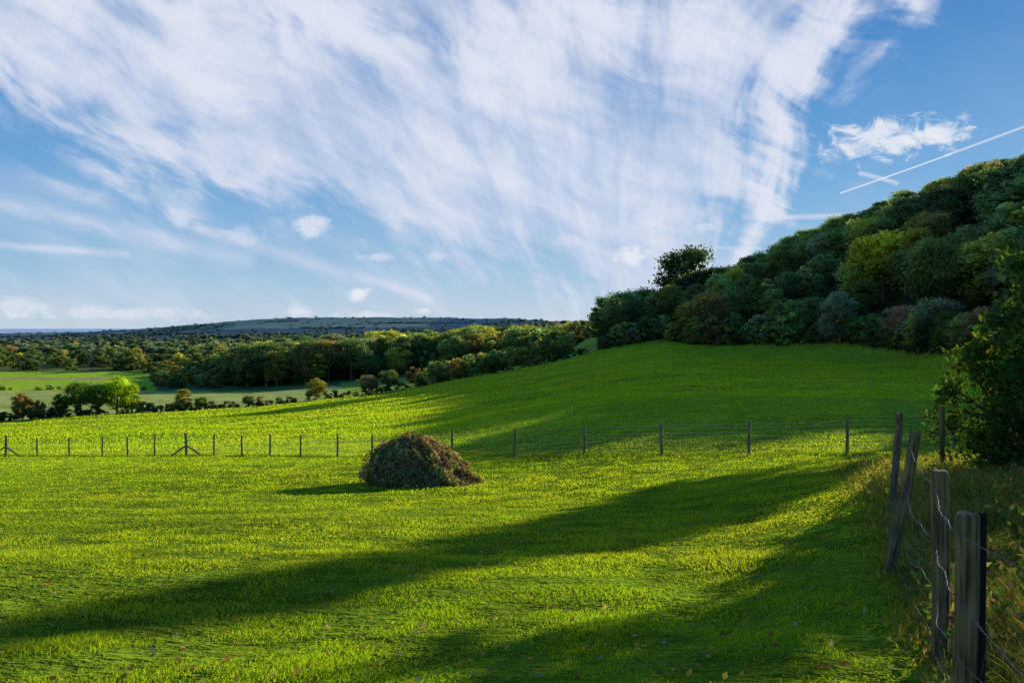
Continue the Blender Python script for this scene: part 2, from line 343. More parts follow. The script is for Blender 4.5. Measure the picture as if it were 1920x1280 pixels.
for i,t in enumerate(trees):
    x,y,H,w,k,c,wh=t;s=H/12.;z=GZ[i]-.15;rot=g_.random()*6.28
    if inview(t) and cnt[wh]<cap[wh]:
        cnt[wh]+=1;vi=int(g_.integers(8));T,Cm=VM[vi]
        e=obj('tree',None,loc=(x,y,z),label=f'{k} {LBL[wh]}',cat='tree',group=CAT[wh]);e.scale=(s*w,s*w,s);e.rotation_euler=(0,0,rot);e.empty_display_size=.5
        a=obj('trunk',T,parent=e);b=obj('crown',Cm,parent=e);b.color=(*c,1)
    else:
        mb=LV[g_.integers(4)] ;v=np.concatenate(mb.v);f=np.concatenate(mb.f4);sh=np.concatenate(mb.c)
        cr,sr=math.cos(rot),math.sin(rot);vv=np.stack([(v[:,0]*cr-v[:,1]*sr)*s*w+x,(v[:,0]*sr+v[:,1]*cr)*s*w+y,v[:,2]*s+z],1)
        stuff.add(vv,f,sh[:,None]*c[None,:])
obj('woodland_canopy',stuff.mesh('woodland_canopy','tcol'),M_leaf,kind='stuff',label='mass of mixed autumn trees filling the woods',cat='woodland')
far=MB();P=[]
for i in range(1500):
    r=math.exp(math.log(560)+g_.random()*(math.log(3300)-math.log(560)));u=-.75+.9*g_.random()
    if r>1500 and g_.random()<.3: continue
    P.append((u*r,r))
for i in range(70):
    r=math.exp(math.log(600)+g_.random()*(math.log(2600)-math.log(600)));u=-.72+.75*g_.random();L_=60+r*.12*g_.random();a=(g_.random()-.5)*.7;n=int(L_/7)
    for j in range(n):P.append((u*r+(j-n/2)*7*math.cos(a),r+(j-n/2)*7*math.sin(a)+3*g_.random()))
P=np.array(P);PZ=ground(P[:,0],P[:,1])
for (x,y),z in zip(P,PZ):
    mb=LL[g_.integers(4)];v=np.concatenate(mb.v);f=np.concatenate(mb.f4);sh=np.concatenate(mb.c);s=(6+5*g_.random())/12
    k,c=pick(g_,[24,36,10,14,8,1]);c=c*.8;t=float(sm(y,450,2500))*.92;t=t*.9+.10;c=c*(1-t)+np.array([.12,.22,.32])*t  # blue haze blended into each tree's colour with distance
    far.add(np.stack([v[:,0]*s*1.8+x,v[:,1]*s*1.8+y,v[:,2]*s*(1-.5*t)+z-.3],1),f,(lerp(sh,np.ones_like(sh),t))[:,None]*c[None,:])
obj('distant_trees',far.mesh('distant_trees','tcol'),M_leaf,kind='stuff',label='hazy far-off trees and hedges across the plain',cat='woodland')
SH=[]
for i in range(4):
    g2=np.random.default_rng(300+i);mb,cc=crown(g2,2.,1.3,12,1000,.10,0.05);me=mb.mesh('shrub','shade');me.materials.append(M_tree);SH.append(me)
px=-10.
while px<1090:
    px+=5+15*g_.random()**2
    if g_.random()<.12: px+=14
    u=u2(px);Yh=float(hedgeline(u))+(g_.random()-.5)*2.5;x=u*Yh;o=obj('hedge_shrub',SH[g_.integers(4)],loc=(x,Yh,gz(x,Yh)-.1),group='shrubs along the field hedgerow',cat='shrub',label='scrubby autumn shrub in the field hedgerow')
    s=(.45+.65*g_.random())*(1.25 if px>850 else 1);o.scale=(s*1.3,s*1.3,s);o.rotation_euler=(0,0,g_.random()*6)
    k,c=pick(g_,[34,26,8,12,6,2]);o.color=(*c*.65,1)
# ---------------------------------------------------------------- near shrubs, and unseen trees added to cast foreground shade
def leafy(name,clumps,nper,ls,palette,label,stems,seed,sr=.05,cat='shrub',twigs=5):
    g=np.random.default_rng(seed);mb=MB();st=MB();bx,by=stems;bz=gz(bx,by);pal=np.array(palette)
    for (x,y,z,r) in clumps:
        ce=np.array([x,y,z+EYE]);n=int(nper*r*r)
        ns=max(10,int(26*r));per=n//ns
        for j in range(ns):
            d=norm(g.normal(size=3)+np.array([0,0,.35]));ln=r*(.75+.6*g.random());s0=ce+norm(g.normal(size=3))*r*.35*g.random()
            t=np.linspace(0,1,5)[:,None];tw=s0+d*ln*t+np.array([0,0,-.28*ln])*t**2+norm(g.normal(size=3))*.12*ln*np.sin(t*3.1)
            if j<twigs*3:clean_tube_add(st,tw,np.linspace(sr*.22,sr*.06,5),4)
            tt=g.random(per)**.75;pos=np.stack([np.interp(tt,t[:,0],tw[:,k]) for k in range(3)],1)+g.normal(size=(per,3))*(.10*r+.02)
            c=pal[np.where(g.random(per)<.65,g.integers(0,len(pal)),g.integers(0,len(pal),per))]*(.65+.7*g.random(per))[:,None]
            v,f=leafq(pos,g.normal(size=(per,3))+np.array([0,0,.5]),ls*(.55+.9*g.random(per)),.48,g);mb.add(v,f,np.repeat(c,4,axis=0))
        b=np.array([bx+(g.random()-.5)*sr*8,by+(g.random()-.5)*sr*8,bz-.2]);t=np.linspace(0,1,6)[:,None]
        pts=b*(1-t)+ce*t+np.sin(t*3.1)*(g.random(3)-.5)*sr*8;clean_tube_add(st,pts,np.linspace(sr,sr*.3,6),6)
    base=np.array([bx,by,bz]);e=obj(name,None,loc=base,label=label,cat=cat)
    for part,mbb,mat,mode in (('crown',mb,M_leaf,'tcol'),('trunk' if cat=='tree' else 'stems',st,M_bark,None)):
        for i in range(len(mbb.v)):mbb.v[i]=mbb.v[i]-base
        obj(part,mbb.mesh(part,mode),mat,parent=e)
    return e
GP=[(.085,.165,.03),(.10,.185,.032),(.16,.24,.036),(.07,.125,.03)]
leafy('shrub',[(9.1,14,-1.6,1.0),(8.45,13.8,-2.1,.65),(8.6,14,-.9,.65),(9.3,14.1,-.4,.85),(9.0,14,.3,.5),(9.3,14.1,.95,.45),(8.95,14,1.0,.25),(9.2,14,1.5,.28),(10.0,14.6,.4,1.1),(10.3,14.8,-1.2,1.3),(10.6,15,1.2,1.0),(8.35,13.6,-1.5,.5),(8.0,14.3,-1.15,.45),(7.95,14.4,-1.75,.4),(8.35,14.3,-.45,.4),(8.5,14.0,.05,.3),(8.7,14.0,-2.3,.6),(9.6,13.9,-2.2,.8)],2300,.058,GP,'tall dark green hedge shrub beside the old fence',(10.2,14.8),11)
leafy('shrub',[(8.5,14.3,-.35,.35),(8.2,14.2,-.75,.28)],3200,.05,[(.30,.30,.025),(.18,.23,.03),(.34,.28,.03),(.09,.14,.03)],'yellowing shrub among the hedge leaves',(9.8,15.1),12)
def ps(l,s,g=np.random.default_rng(3)):
    o=[]
    for p,h,r in l:
        s2=s+(g.random()-.5)*1.0;o.append((-SY*p+SX*s2,SX*p+SY*s2,h,r))
    return o
leafy('tree',ps([(8,9.5,1.2),(9.2,9.2,1.0),(6.7,9.6,1.1),(5.8,10.2,.85),(5.5,11.2,.7),(7.3,10.9,1.15),(8.5,10.4,.95),(7.3,12,.95),(6.4,13.1,.85),(6.3,14.1,.75),(5.9,15,.7),(5.6,16,.7),(10.1,8.9,.7),(6.5,11.9,.9),(5.8,12.6,.55),(9.2,9.9,.8),(8,11.4,.8),(5.5,14.2,.5)],67),1800,.17,GP,'tall broadleaf tree with a high crown',(39,55.5),31,.16,'tree',3)  # off-frame tree; crown clumps set along sun rays to cast the shade band
leafy('tree',ps([(2.8,-1.4,.5),(2.5,0.1,.5),(2.1,1.3,.55),(2.8,2.0,.42),(2.2,3.0,.5),(3.0,3.0,.42),(3.3,3.4,.36),(2.5,3.9,.45),(1.3,.2,.6),(1.2,2,.65),(1.6,3.9,.5),(.4,1,.8),(.1,3,.8),(.7,4.6,.5),(-.8,1,1.0),(-.8,2.6,.85),(-2,1.8,1.1),(-2,3.4,1.0),(.3,-.4,.7),(1.9,-.9,.5)],23.5),1150,.10,GP,'small leafy tree in the overgrown hedge',(13.9,19.2),32,.07,'tree',3)  # off-frame; clumps and gaps added to shade the verge and lower right
leafy('shrub',[(9.5,9.6,-.6,1.5),(10.5,10.4,.9,1.2),(11.5,11.0,1.2,1.2)],1000,.08,GP,'overgrown green hedge shrub by the verge',(9.8,9.8),15)
leafy('shrub',[(7.6,5.6,-.5,1.2),(8.5,6.4,.6,1.1),(9.4,7.0,1.2,1.1)],1000,.08,GP,'overgrown green hedge shrub by the verge',(8.2,6),16)
# ---------------------------------------------------------------- bramble heap
hx,hy=-2.9,24.6;g=np.random.default_rng(21);hz=gz(hx,hy)
W=1.68;D=1.45;Hh=1.50
def warp(p):
    p=p.copy();x=p[:,0];p[:,2]*=(1.03-.34*sm(x,-.1,1.9))*(.91+.18*(vn(x*2.6+5,p[:,1]*2.6+5,2)))
    k=1+.10*(vn(x*1.1+20,p[:,2]*1.6+20,4)-.5)*2;p[:,0]*=k;p[:,0]+=.22*sm(x,.4,1.6)*(1-.5*sm(p[:,2],.1,.8))
    lo=1+.08*(1-sm(p[:,2],0,.6));p[:,0]*=lo;return p
st=MB()
for i in range(700):
    a=g.random()*2*np.pi;el0=g.random()*1.5
    d=np.array([math.cos(a)*math.cos(el0)*W,math.sin(a)*math.cos(el0)*D,math.sin(el0)*Hh])*(.80+.22*g.random())
    tdir=norm(np.cross(d,g.normal(size=3))+np.array([0,0,.1]));L_=.2+.55*g.random();t=np.linspace(-1,1,6)[:,None]
    out_=d/np.linalg.norm(d)*(.12+.16*g.random());pts=d+tdir*t*L_-t**2*out_*1.6+out_*.35+g.normal(size=(6,3))*.015
    pts[:,2]=np.maximum(pts[:,2],.0);clean_tube_add(st,warp(pts),np.linspace(.011,.004,6),4,np.array([.58,.38,.24])*(.4+1.0*g.random()))
lf=MB();pal=np.array([(.28,.38,.08),(.40,.50,.10),(.56,.33,.17),(.62,.38,.20),(.40,.25,.14),(.22,.31,.07),(.70,.66,.20)])
for i in range(230):
    a=g.random()*6.28;e0=.05+1.4*g.random();d=np.array([math.cos(a)*math.cos(e0)*W,math.sin(a)*math.cos(e0)*D,math.sin(e0)*Hh])*.93
    o_=norm(d/np.linalg.norm(d)+g.normal(size=3)*.6)*(.10+.26*g.random());t=np.linspace(0,1,4)[:,None];tw=warp(d+o_*t+np.array([0,0,-.08])*t**2);clean_tube_add(st,tw,np.linspace(.008,.003,4),4,np.array([.46,.30,.19]))
    m_=14;tt=g.random(m_);pos=np.stack([np.interp(tt,t[:,0],tw[:,k]) for k in range(3)],1)+g.normal(size=(m_,3))*.035
    v,f=leafq(pos,g.normal(size=(m_,3)),.028+.035*g.random(m_),.6,g);lf.add(v,f,np.repeat(pal[g.integers(0,7,m_)]*(.6+.7*g.random(m_))[:,None],4,axis=0))
n=25000;a=g.random(n)*2*np.pi;e0=np.arcsin(g.random(n)*.98)
lump=vn(np.cos(a)*4+30,np.sin(a)*4+e0*5+30,3)
rad=(.60+.42*g.random(n)**.6)*(.84+.32*lump)
pos=np.stack([np.cos(a)*np.cos(e0)*W,np.sin(a)*np.cos(e0)*D,np.sin(e0)*Hh],1)*rad[:,None]
ck=np.clip((vn(pos[:,0]*4+50,pos[:,2]*4+pos[:,1]*2+50,5)*7).astype(int)+g.integers(-2,3,n),0,6)
v,f=leafq(warp(pos),pos+g.normal(size=(n,3))*.9,.030+.05*g.random(n),.6,g);lf.add(v,f,np.repeat(pal[ck]*(.4+1.0*g.random(n))[:,None],4,axis=0))
e=obj('bramble_heap',None,loc=(hx,hy,hz-.08),label='domed heap of cut bramble stems on the grass',cat='brush pile')
obj('bramble_stems',st.mesh('bramble_stems','tcol'),M_leaf,parent=e);obj('bramble_leaves',lf.mesh('bramble_leaves','tcol'),M_leaf,parent=e)
bm=bmesh.new();bmesh.ops.create_icosphere(bm,subdivisions=4,radius=1)
co=np.array([v.co[:] for v in bm.verts]);k=.52+.08*np.sin(co[:,0]*9+co[:,2]*7)+.05*np.sin(co[:,1]*13)
co=warp(np.stack([co[:,0]*W*k,co[:,1]*D*k,np.maximum(co[:,2],-.05)*Hh*k],1))
for v_,c_ in zip(bm.verts,co):v_.co=c_
me=bpy.data.meshes.new('packed_brushwood');bm.to_mesh(me);bm.free();obj('packed_brushwood',me,bark('packed_brush',(.02,.014,.01),(.10,.07,.045),(14,14,14),1),parent=e)
# ---------------------------------------------------------------- fences
def post_mesh(h,r,seed,seg=12):
    g=np.random.default_rng(seed);mb=MB();t=np.linspace(0,1,10);ph=g.random()*6
    pts=np.stack([.014*np.sin(t*5+ph),.014*np.cos(t*4+ph),-.35+t*(h+.35)],1)
    tmp=MB();V=clean_tube_add(tmp,pts,r*(1.03-.06*t),seg);f=tmp.f4[0]
    an=np.arctan2(V[:,1],V[:,0]);V[:,:2]*=(1+.05*np.sin(an*3+ph)+.035*np.sin(an*7+V[:,2]*6))[:,None];mb.add(V,f)
    top=V[-seg:].copy();m=top.mean(0);in_=m+(top-m)*.8;in_[:,2]+=.008;mb.add(np.vstack([top,in_]),np.array([(j,(j+1)%seg,seg+(j+1)%seg,seg+j) for j in range(seg)]))
    mb.add(np.vstack([in_,in_.mean(0)]),np.array([(j,(j+1)%seg,seg) for j in range(seg)]))
    return mb.mesh('post',None,False)
ppx=[-52,8,68,128,190,237,288,348,400,452,505,563,632,697,775,848,965,1095,1241,1405,1590,1790]
pd =[52,51,50.2,49.4,48.6,48,47.2,46.3,45.6,45,44.3,43.5,42.3,41.4,40.3,39,35.2,32.8,30.6,28.5,26.6,24.8]
bf=obj('wire_fence',None,loc=(0,35,gz(0,35)),label='long post and wire stock fence across the pasture',cat='fence');bl=Vector(bf.location)
PM=[post_mesh(1.18,.055,s) for s in range(5)]
bp_=[]
for i,(px,Yd) in enumerate(zip(ppx,pd)):
    x=u2(px)*Yd;z=gz(x,Yd);bp_.append((x,Yd,z));o=obj('post',PM[i%5],M_post,parent=bf,loc=Vector((x,Yd,z))-bl)
    o.rotation_euler=((rng.random()-.5)*.05,(rng.random()-.5)*.05,rng.random()*6);o.scale=(1,1,1.0+.08*rng.random())
    if px in (8,348):
        o.scale=(1.5,1.5,1.12)
        for sg in (-1,1):
            mb=MB();xe=x+sg*1.0;ze=gz(xe,Yd)-.05
            clean_tube_add(mb,np.array([[0,0,.62],[sg*1.0,0,ze-z]]),[.05,.05],10,cap=True);obj('brace',mb.mesh('brace',None),M_post,parent=bf,loc=Vector((x,Yd-.02,z))-bl)
wm=MB()
for hgt,rad in [(.12,.0032),(.27,.0032),(.42,.0032),(.57,.0032),(.72,.0032),(.86,.004),(1.03,.004),(1.15,.004)]:
    for a,b in zip(bp_[:-1],bp_[1:]):
        if hgt>1.1 and a[0]<-5: continue
        t=np.linspace(0,1,5);pts=np.stack([a[0]+(b[0]-a[0])*t,a[1]+(b[1]-a[1])*t,a[2]+(b[2]-a[2])*t+hgt-.02*np.sin(t*np.pi)],1)-np.array(bl)
        clean_tube_add(wm,pts,rad*(1 if a[0]>-1 else .6),3)
for a,b in zip(bp_[:-1],bp_[1:]):
    L_=math.dist(a,b);n=int(L_/.2)
    for j in range(1,n):
        t=j/n;p=np.array(a)*(1-t)+np.array(b)*t-np.array(bl);clean_tube_add(wm,[p+[0,0,.1],p+[0,0,.86]],.0036 if a[0]>-1 else .0018,3)
obj('wire_netting',wm.mesh('wire_netting',None),M_net,parent=bf)
rf=obj('barbed_wire_fence',None,loc=(3.3,6.8,gz(3.3,6.8)),label='old leaning round posts with sagging barbed wire',cat='fence');rl=Vector(rf.location)
PP=[(1.887,3.3,-.78,0,0,.047,'round sawn-top timber post'),(2.43,4.5,-.82,0,0,.046,'dark timber post'),(3.25,6.8,-.91,.165,.0,.044,'leaning weathered timber post'),(5.05,10.5,-1.15,.05,.0,.045,'slightly leaning timber post'),(7.75,14.3,-1.45,0,0,.045,'timber post against the hedge')]
tops=[]
for i,(x,y,zt,lean,ly,r,lb) in enumerate(PP):
    z=gz(x,y);h=zt+EYE-z;h=h/math.cos(lean);o=obj('post',post_mesh(h,r,40+i,18),M_postold,parent=rf,loc=Vector((x,y,z))-rl);o.rotation_euler=(ly,lean,0);o['label']=lb
    tops.append((np.array([x,y,z]),np.array([math.sin(lean),0,math.cos(lean)]),h))
xs=1.975;ys=3.33;zs_=gz(xs,ys);h=EYE-.78-zs_+.28
bm=bmesh.new();bmesh.ops.create_cube(bm,size=1);bmesh.ops.scale(bm,vec=(.030,.030,h),verts=bm.verts);bmesh.ops.translate(bm,vec=(0,0,h/2),verts=bm.verts);bmesh.ops.bevel(bm,geom=bm.edges[:],offset=.006,segments=3,affect='EDGES')
me=bpy.data.meshes.new('stake');bm.to_mesh(me);bm.free();o=obj('stake',me,M_dark,parent=rf,loc=Vector((xs,ys,zs_-.28))-rl);o['label']='thin black metal stake'
wb=MB();g=np.random.default_rng(9)
P0=(np.array([1.62,1.6,gz(1.62,1.6)]),np.array([0,0,1.]),1.0)
seq=[P0]+tops
for fr,sag,wig in [(.93,.05,.006),(.66,.14,.012),(.42,.10,.02),(.15,.03,.012)]:
    for (a,da,ha),(b,db,hb) in zip(seq[:-1],seq[1:]):
        A_=a+da*ha*fr;B_=b+db*hb*fr;off=np.array([-.05,-.02,0]);n=30;t=np.linspace(0,1,n)[:,None]
        ph=g.random(3)*6;s_=sag*(.5+1.2*g.random())
        pts=A_*(1-t)+B_*t+off+np.array([0,0,-1])*s_*4*t*(1-t)*.6+wig*np.sin(t*13+ph)*np.sin(t*np.pi)-np.array(rl)
        clean_tube_add(wb,pts,.0013,4)
        if fr>.6:
            off2=.003*np.stack([np.cos(np.arange(n)*2),np.zeros(n),np.sin(np.arange(n)*2)],1);clean_tube_add(wb,pts+off2,.0011,4)
            for j in range(1,n-1,3):
                for q_ in range(3):
                    d=norm(g.normal(size=3))*.016;clean_tube_add(wb,[pts[j]-d,pts[j]+d],.0010,3)
for (a,da,ha),(b,db,hb) in zip(seq[:4],seq[1:5]):
    n=int(np.linalg.norm(b-a)/.16)
    for j in range(1,n):
        t=j/n;lo=a*(1-t)+b*t;hi=lo+(da*ha*(1-t)+db*hb*t)*.7;mid=(lo+hi)/2+g.normal(size=3)*.02
        q=np.array([-.05,-.02,0])-np.array(rl);clean_tube_add(wb,[lo+q+[0,0,.05],mid+q,hi+q-[0,0,.06]],.0009,3)
obj('barbed_wire',wb.mesh('barbed_wire',None),M_wire,parent=rf)
# ---------------------------------------------------------------- pylon, pole
mb=MB();Hp=20
def wdt(z): return np.interp(z,[0,.55*Hp,Hp],[2.0,.7,.2])
lv=np.linspace(0,Hp,10)
for sx,sy in ((1,1),(1,-1),(-1,1),(-1,-1)):
    clean_tube_add(mb,[(sx*wdt(z),sy*wdt(z),z) for z in lv],.06,4)
cs=[(1,1),(1,-1),(-1,-1),(-1,1)]
for z0,z1 in zip(lv[:-1],lv[1:]):
    for k in range(4):
        a,b=cs[k],cs[(k+1)%4];clean_tube_add(mb,[(a[0]*wdt(z0),a[1]*wdt(z0),z0),(b[0]*wdt(z1),b[1]*wdt(z1),z1)],.03,3);clean_tube_add(mb,[(b[0]*wdt(z0),b[1]*wdt(z0),z0),(a[0]*wdt(z1),a[1]*wdt(z1),z1)],.03,3)
for z,l in ((.62*Hp,3.2),(.76*Hp,3.8),(.9*Hp,2.8)):
    clean_tube_add(mb,[(-l,0,z),(0,0,z+.5),(l,0,z)],.07,4);clean_tube_add(mb,[(-l,0,z),(0,0,z-.4),(l,0,z)],.05,4)
Yp=478;xp=u2(168)*Yp;obj('electricity_pylon',mb.mesh('electricity_pylon',None),M_wire,loc=(xp,Yp,gz(xp,Yp)-.5),label='grey steel lattice electricity pylon in the valley',cat='pylon')
mb=MB();clean_tube_add(mb,[(0,0,0),(0,0,8)],.12,6,cap=True);clean_tube_add(mb,[(-.7,0,7.5),(.7,0,7.5)],.08,4);Yp=460;xp=u2(37)*Yp;obj('utility_pole',mb.mesh('utility_pole',None),M_post,loc=(xp,Yp,gz(xp,Yp)),label='slim timber utility pole beside the valley field',cat='pole')
# ---------------------------------------------------------------- grass
def blades(N,r0,r1,th0,th1,hfun,wfun,cfun,g,mask=None,lean=.5):
    r=np.exp(math.log(r0)+g.random(N)*math.log(r1/r0));th=th0+g.random(N)*(th1-th0);X=np.sin(th)*r;Y=np.cos(th)*r
    if mask is not None:
        k=g.random(N)<mask(X,Y,r);X,Y,r=X[k],Y[k],r[k]
    n=len(X);Z=ground(X,Y);h=hfun(X,Y,r)*(.5+.9*g.random(n));w=wfun(r)*(.6+.8*g.random(n));a=g.random(n)*2*np.pi;b=g.random(n)*2*np.pi;l=h*lean*(.2+1.1*g.random(n))
    p=np.stack([X,Y,Z-.012],1);t=np.stack([np.cos(a),np.sin(a),0*a],1)*(w/2)[:,None]
    mid=p+np.stack([np.cos(b)*l*.3,np.sin(b)*l*.3,h*.6],1);tip=p+np.stack([np.cos(b)*l,np.sin(b)*l,h],1)
    V=np.stack([p-t,p+t,mid+t*.8,mid-t*.8,tip],1).reshape(-1,3);i=np.arange(n)[:,None]*5
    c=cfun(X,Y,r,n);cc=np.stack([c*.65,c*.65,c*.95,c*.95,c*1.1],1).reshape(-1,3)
    return V,i+np.array([[0,1,2,3]]),i+np.array([[3,2,4]]),cc
def gcol(X,Y,r,n):
    g=np.random.default_rng(n)
    m=fbm(X/1.1,Y/1.1,2,3);m2=fbm(X/5+9,Y/5+9,4,3)
    c=np.array([.30,.47,.022])[None]*(0.70+.60*m)[:,None]
    c=lerp(c,np.array([.50,.56,.04])[None],np.clip(m2*1.8-.55,0,1)[:,None]*.7)
    c=c*(1+.22*sm(r,15,40)-.06*sm(r,70,120))[:,None]
    dry=(g.random(n)<.035+.11*(m<.36));c[dry]=np.array([.44,.39,.16])
    return np.minimum(c*(.84+.32*g.random(n))[:,None],.8)
def hf(X,Y,r):
    m=fbm(X/.55,Y/.55,1,3);m3=fbm(X/2.2+40,Y/2.2,6,2);return (.010+.036*np.clip(m-.34,0,1)*1.5*(.3+1.4*m3))*(1+r/32)+.004
g=np.random.default_rng(77)
gm=lambda X,Y,r: np.where(X>1.5+Y*.43,.25,1.)
V,q,t,c=blades(620000,2.3,75,-.70,.70,hf,lambda r:.0020+.00100*r,gcol,g,gm,.85)
obj('meadow_grass',mesh_from('meadow_grass',V,[q,t],colors=c),M_grass,kind='stuff',label='short bright green pasture grass',cat='grass')
def fm(X,Y,r):
    u=X/Y;lim=np.where(u<u2(1120),hedgeline(u),woodline(u));return (Y<lim-1)*sm(r,60,78)
V,q,t,c=blades(210000,60,228,-.66,.66,lambda X,Y,r:(.05+.11*fbm(X/1.5,Y/1.5,3,3))*(1+r/220),lambda r:.0011*r+.02,gcol,g,fm,.6)
obj('hill_pasture_grass',mesh_from('hill_pasture_grass',V,[q,t],colors=c),M_grass,kind='stuff',label='tussocky grazed grass on the sloping hill field',cat='grass')
def tcol_(X,Y,r,n):
    g=np.random.default_rng(n+1);k=g.random(n);c=np.where((k<.5)[:,None],np.array([.17,.26,.04]),np.where((k<.78)[:,None],np.array([.33,.30,.08]),np.array([.50,.41,.21])))
    return c*(.55+.6*g.random(n))[:,None]
vm_=lambda X,Y,r: np.clip((X-(.55+Y*.36))/.7,0,1)*np.clip(1.3-r/30,0,1)*(.3+1.0*fbm(X,Y,3,3))
V,q,t,c=blades(210000,2.3,24,.12,.85,lambda X,Y,r:.05+.40*fbm(X/.8,Y/.8,5,3)*np.clip((X-(.55+Y*.36))/1.1,0.15,1),lambda r:.003+.0008*r,tcol_,g,vm_,1.0)
obj('tall_verge_grass',mesh_from('tall_verge_grass',V,[q,t],colors=c),M_grass,kind='stuff',label='long dry tangled grass along the old fence',cat='grass')
n=18000;r=np.exp(math.log(3)+g.random(n)*math.log(18/3));th=.30+.5*g.random(n);X=np.sin(th)*r;Y=np.cos(th)*r
k=(X>.75+Y*.37)&(fbm(X/.9+3,Y/.9+7,6,2)>.5);X,Y=X[k],Y[k];n=len(X);p=np.stack([X,Y,ground(X,Y)+.03+.32*g.random(n)**1.5],1)
v,f=leafq(p,g.normal(size=(n,3))+np.array([0,0,.8]),.022+.03*g.random(n),.5,g);pal=np.array([(.11,.21,.035),(.16,.26,.04),(.30,.28,.08),(.27,.16,.08)])
obj('verge_weeds',mesh_from('verge_weeds',v,[f],colors=np.repeat(pal[g.integers(0,4,n)]*(.6+.7*g.random(n))[:,None],4,axis=0)),M_leaf,kind='stuff',label='tangled leafy weeds under the old fence',cat='weeds')
P=np.array(bp_);n=9000;k=g.integers(0,len(P)-1,n);tt=g.random(n);px_=P[k]*(1-tt)[:,None]+P[k+1]*tt[:,None]+g.normal(size=(n,3))*np.array([.1,.16,0])
z=ground(px_[:,0],px_[:,1]);h=.08+.2*g.random(n)*fbm(px_[:,0],px_[:,1],2,2);a=g.random(n)*6.28;w=.02
p=np.stack([px_[:,0],px_[:,1],z-.02],1);t=np.stack([np.cos(a),np.sin(a),0*a],1)*w;tip=p+np.stack([g.normal(size=n)*.05,g.normal(size=n)*.05,h],1)
V=np.stack([p-t,p+t,tip],1).reshape(-1,3);f=np.arange(n*3).reshape(-1,3);c=np.repeat(np.array([.18,.27,.03])[None]*(.5+.8*g.random(n))[:,None],3,axis=0)
obj('fence_line_grass',mesh_from('fence_line_grass',V,[f],colors=c),M_grass,kind='stuff',label='uncut grass tufts under the wire fence',cat='grass')
n=2200;r=np.exp(math.log(3)+g.random(n)*math.log(22/3));th=-.6+1.3*g.random(n)**.7;X=np.sin(th)*r;Y=np.cos(th)*r
p=np.stack([X,Y,ground(X,Y)+.03+.02*g.random(n)],1);v,f=leafq(p,np.stack([g.normal(size=n)*.4,g.normal(size=n)*.4,np.ones(n)],1),.013+.015*g.random(n),.7,g)
pal=np.array([(.55,.27,.06),(.6,.38,.08),(.35,.17,.05),(.65,.48,.2)]);obj('fallen_leaves',mesh_from('fallen_leaves',v,[f],colors=np.repeat(pal[g.integers(0,4,n)],4,axis=0)),M_leaf,kind='stuff',label='scattered orange and brown fallen leaves',cat='leaves')
# ---------------------------------------------------------------- world
w=bpy.data.worlds.new('World');scene.world=w;w.use_nodes=True;nt=w.node_tree;nt.nodes.clear();N=nt.nodes.new;L=nt.links.new
def S(x,inp):
    if isinstance(x,(int,float)):inp.default_value=x
    else:L(x,inp)
def M(op,a,b=0,c=0,clamp=False):
    k=N('ShaderNodeMath');k.operation=op;k.use_clamp=clamp;S(a,k.inputs[0]);S(b,k.inputs[1]);S(c,k.inputs[2]);return k.outputs[0]
def SS(x,a,b,c=0,d=1):
    k=N('ShaderNodeMapRange');k.interpolation_type='SMOOTHSTEP';S(x,k.inputs[0])
    for i,v in enumerate((a,b,c,d)):k.inputs[i+1].default_value=v
    return k.outputs[0]
tc=N('ShaderNodeTexCoord');sx=N('ShaderNodeSeparateXYZ');L(tc.outputs['Generated'],sx.inputs[0])
AZ=M('ARCTAN2',sx.outputs[0],sx.outputs[1]);EL=M('ARCSINE',sx.outputs[2])
def A2(x,y):
    a=math.atan((x-960)/F);return a,math.atan((EY-y)/F*math.cos(a))
def comb(x,y,z=0):
    k=N('ShaderNodeCombineXYZ');S(x,k.inputs[0]);S(y,k.inputs[1]);S(z,k.inputs[2]);return k.outputs[0]
def noise(v,sc,det=5,ro=.6,dist=0):
    k=N('ShaderNodeTexNoise');L(v,k.inputs['Vector']);k.inputs['Scale'].default_value=sc;k.inputs['Detail'].default_value=det;k.inputs['Roughness'].default_value=ro;k.inputs['Distortion'].default_value=dist;return k.outputs[0]
P2=comb(AZ,EL)
wob=M('SUBTRACT',noise(P2,3,3,.5),.5);wob2=M('SUBTRACT',noise(comb(EL,AZ,3.),3,3,.5),.5)
AW=M('MULTIPLY_ADD',wob,.15,AZ);EW=M('MULTIPLY_ADD',wob2,.11,EL)
ca,ce=A2(1180,950)
dx=M('SUBTRACT',AW,ca);dy=M('SUBTRACT',EW,ce);ang=M('ARCTAN2',dx,dy);rad=M('SQRT',M('ADD',M('MULTIPLY',dx,dx),M('MULTIPLY',dy,dy)))
st1=noise(comb(M('MULTIPLY',ang,4.0),M('MULTIPLY',rad,2.4),1),2.2,6,.60,.25)
st2=noise(comb(M('MULTIPLY',AW,2.4),M('MULTIPLY',M('MULTIPLY_ADD',AW,.42,EW),8.5),5),2.1,6,.60,.3)
st3=noise(comb(AW,EW,9),4.2,6,.58)
stx=M('ADD',M('MULTIPLY',st1,.35),M('ADD',M('MULTIPLY',st2,.36),M('MULTIPLY',st3,.29)))
def hp(p1,p2,flip=1):
    (a,b),(c,d)=A2(*p1),A2(*p2);l=math.hypot(c-a,d-b);nx,ny=-(d-b)/l*flip,(c-a)/l*flip
    return M('ADD',M('MULTIPLY',AW,nx),M('MULTIPLY_ADD',EW,ny,-(a*nx+b*ny)))
detail=M('MULTIPLY',M('SUBTRACT',stx,.5),.8)
right=SS(M('ADD',hp((1645,0),(1400,500),-1),detail),-.015,.08)
left=SS(M('ADD',hp((0,240),(860,580),1),detail),-.02,.08)
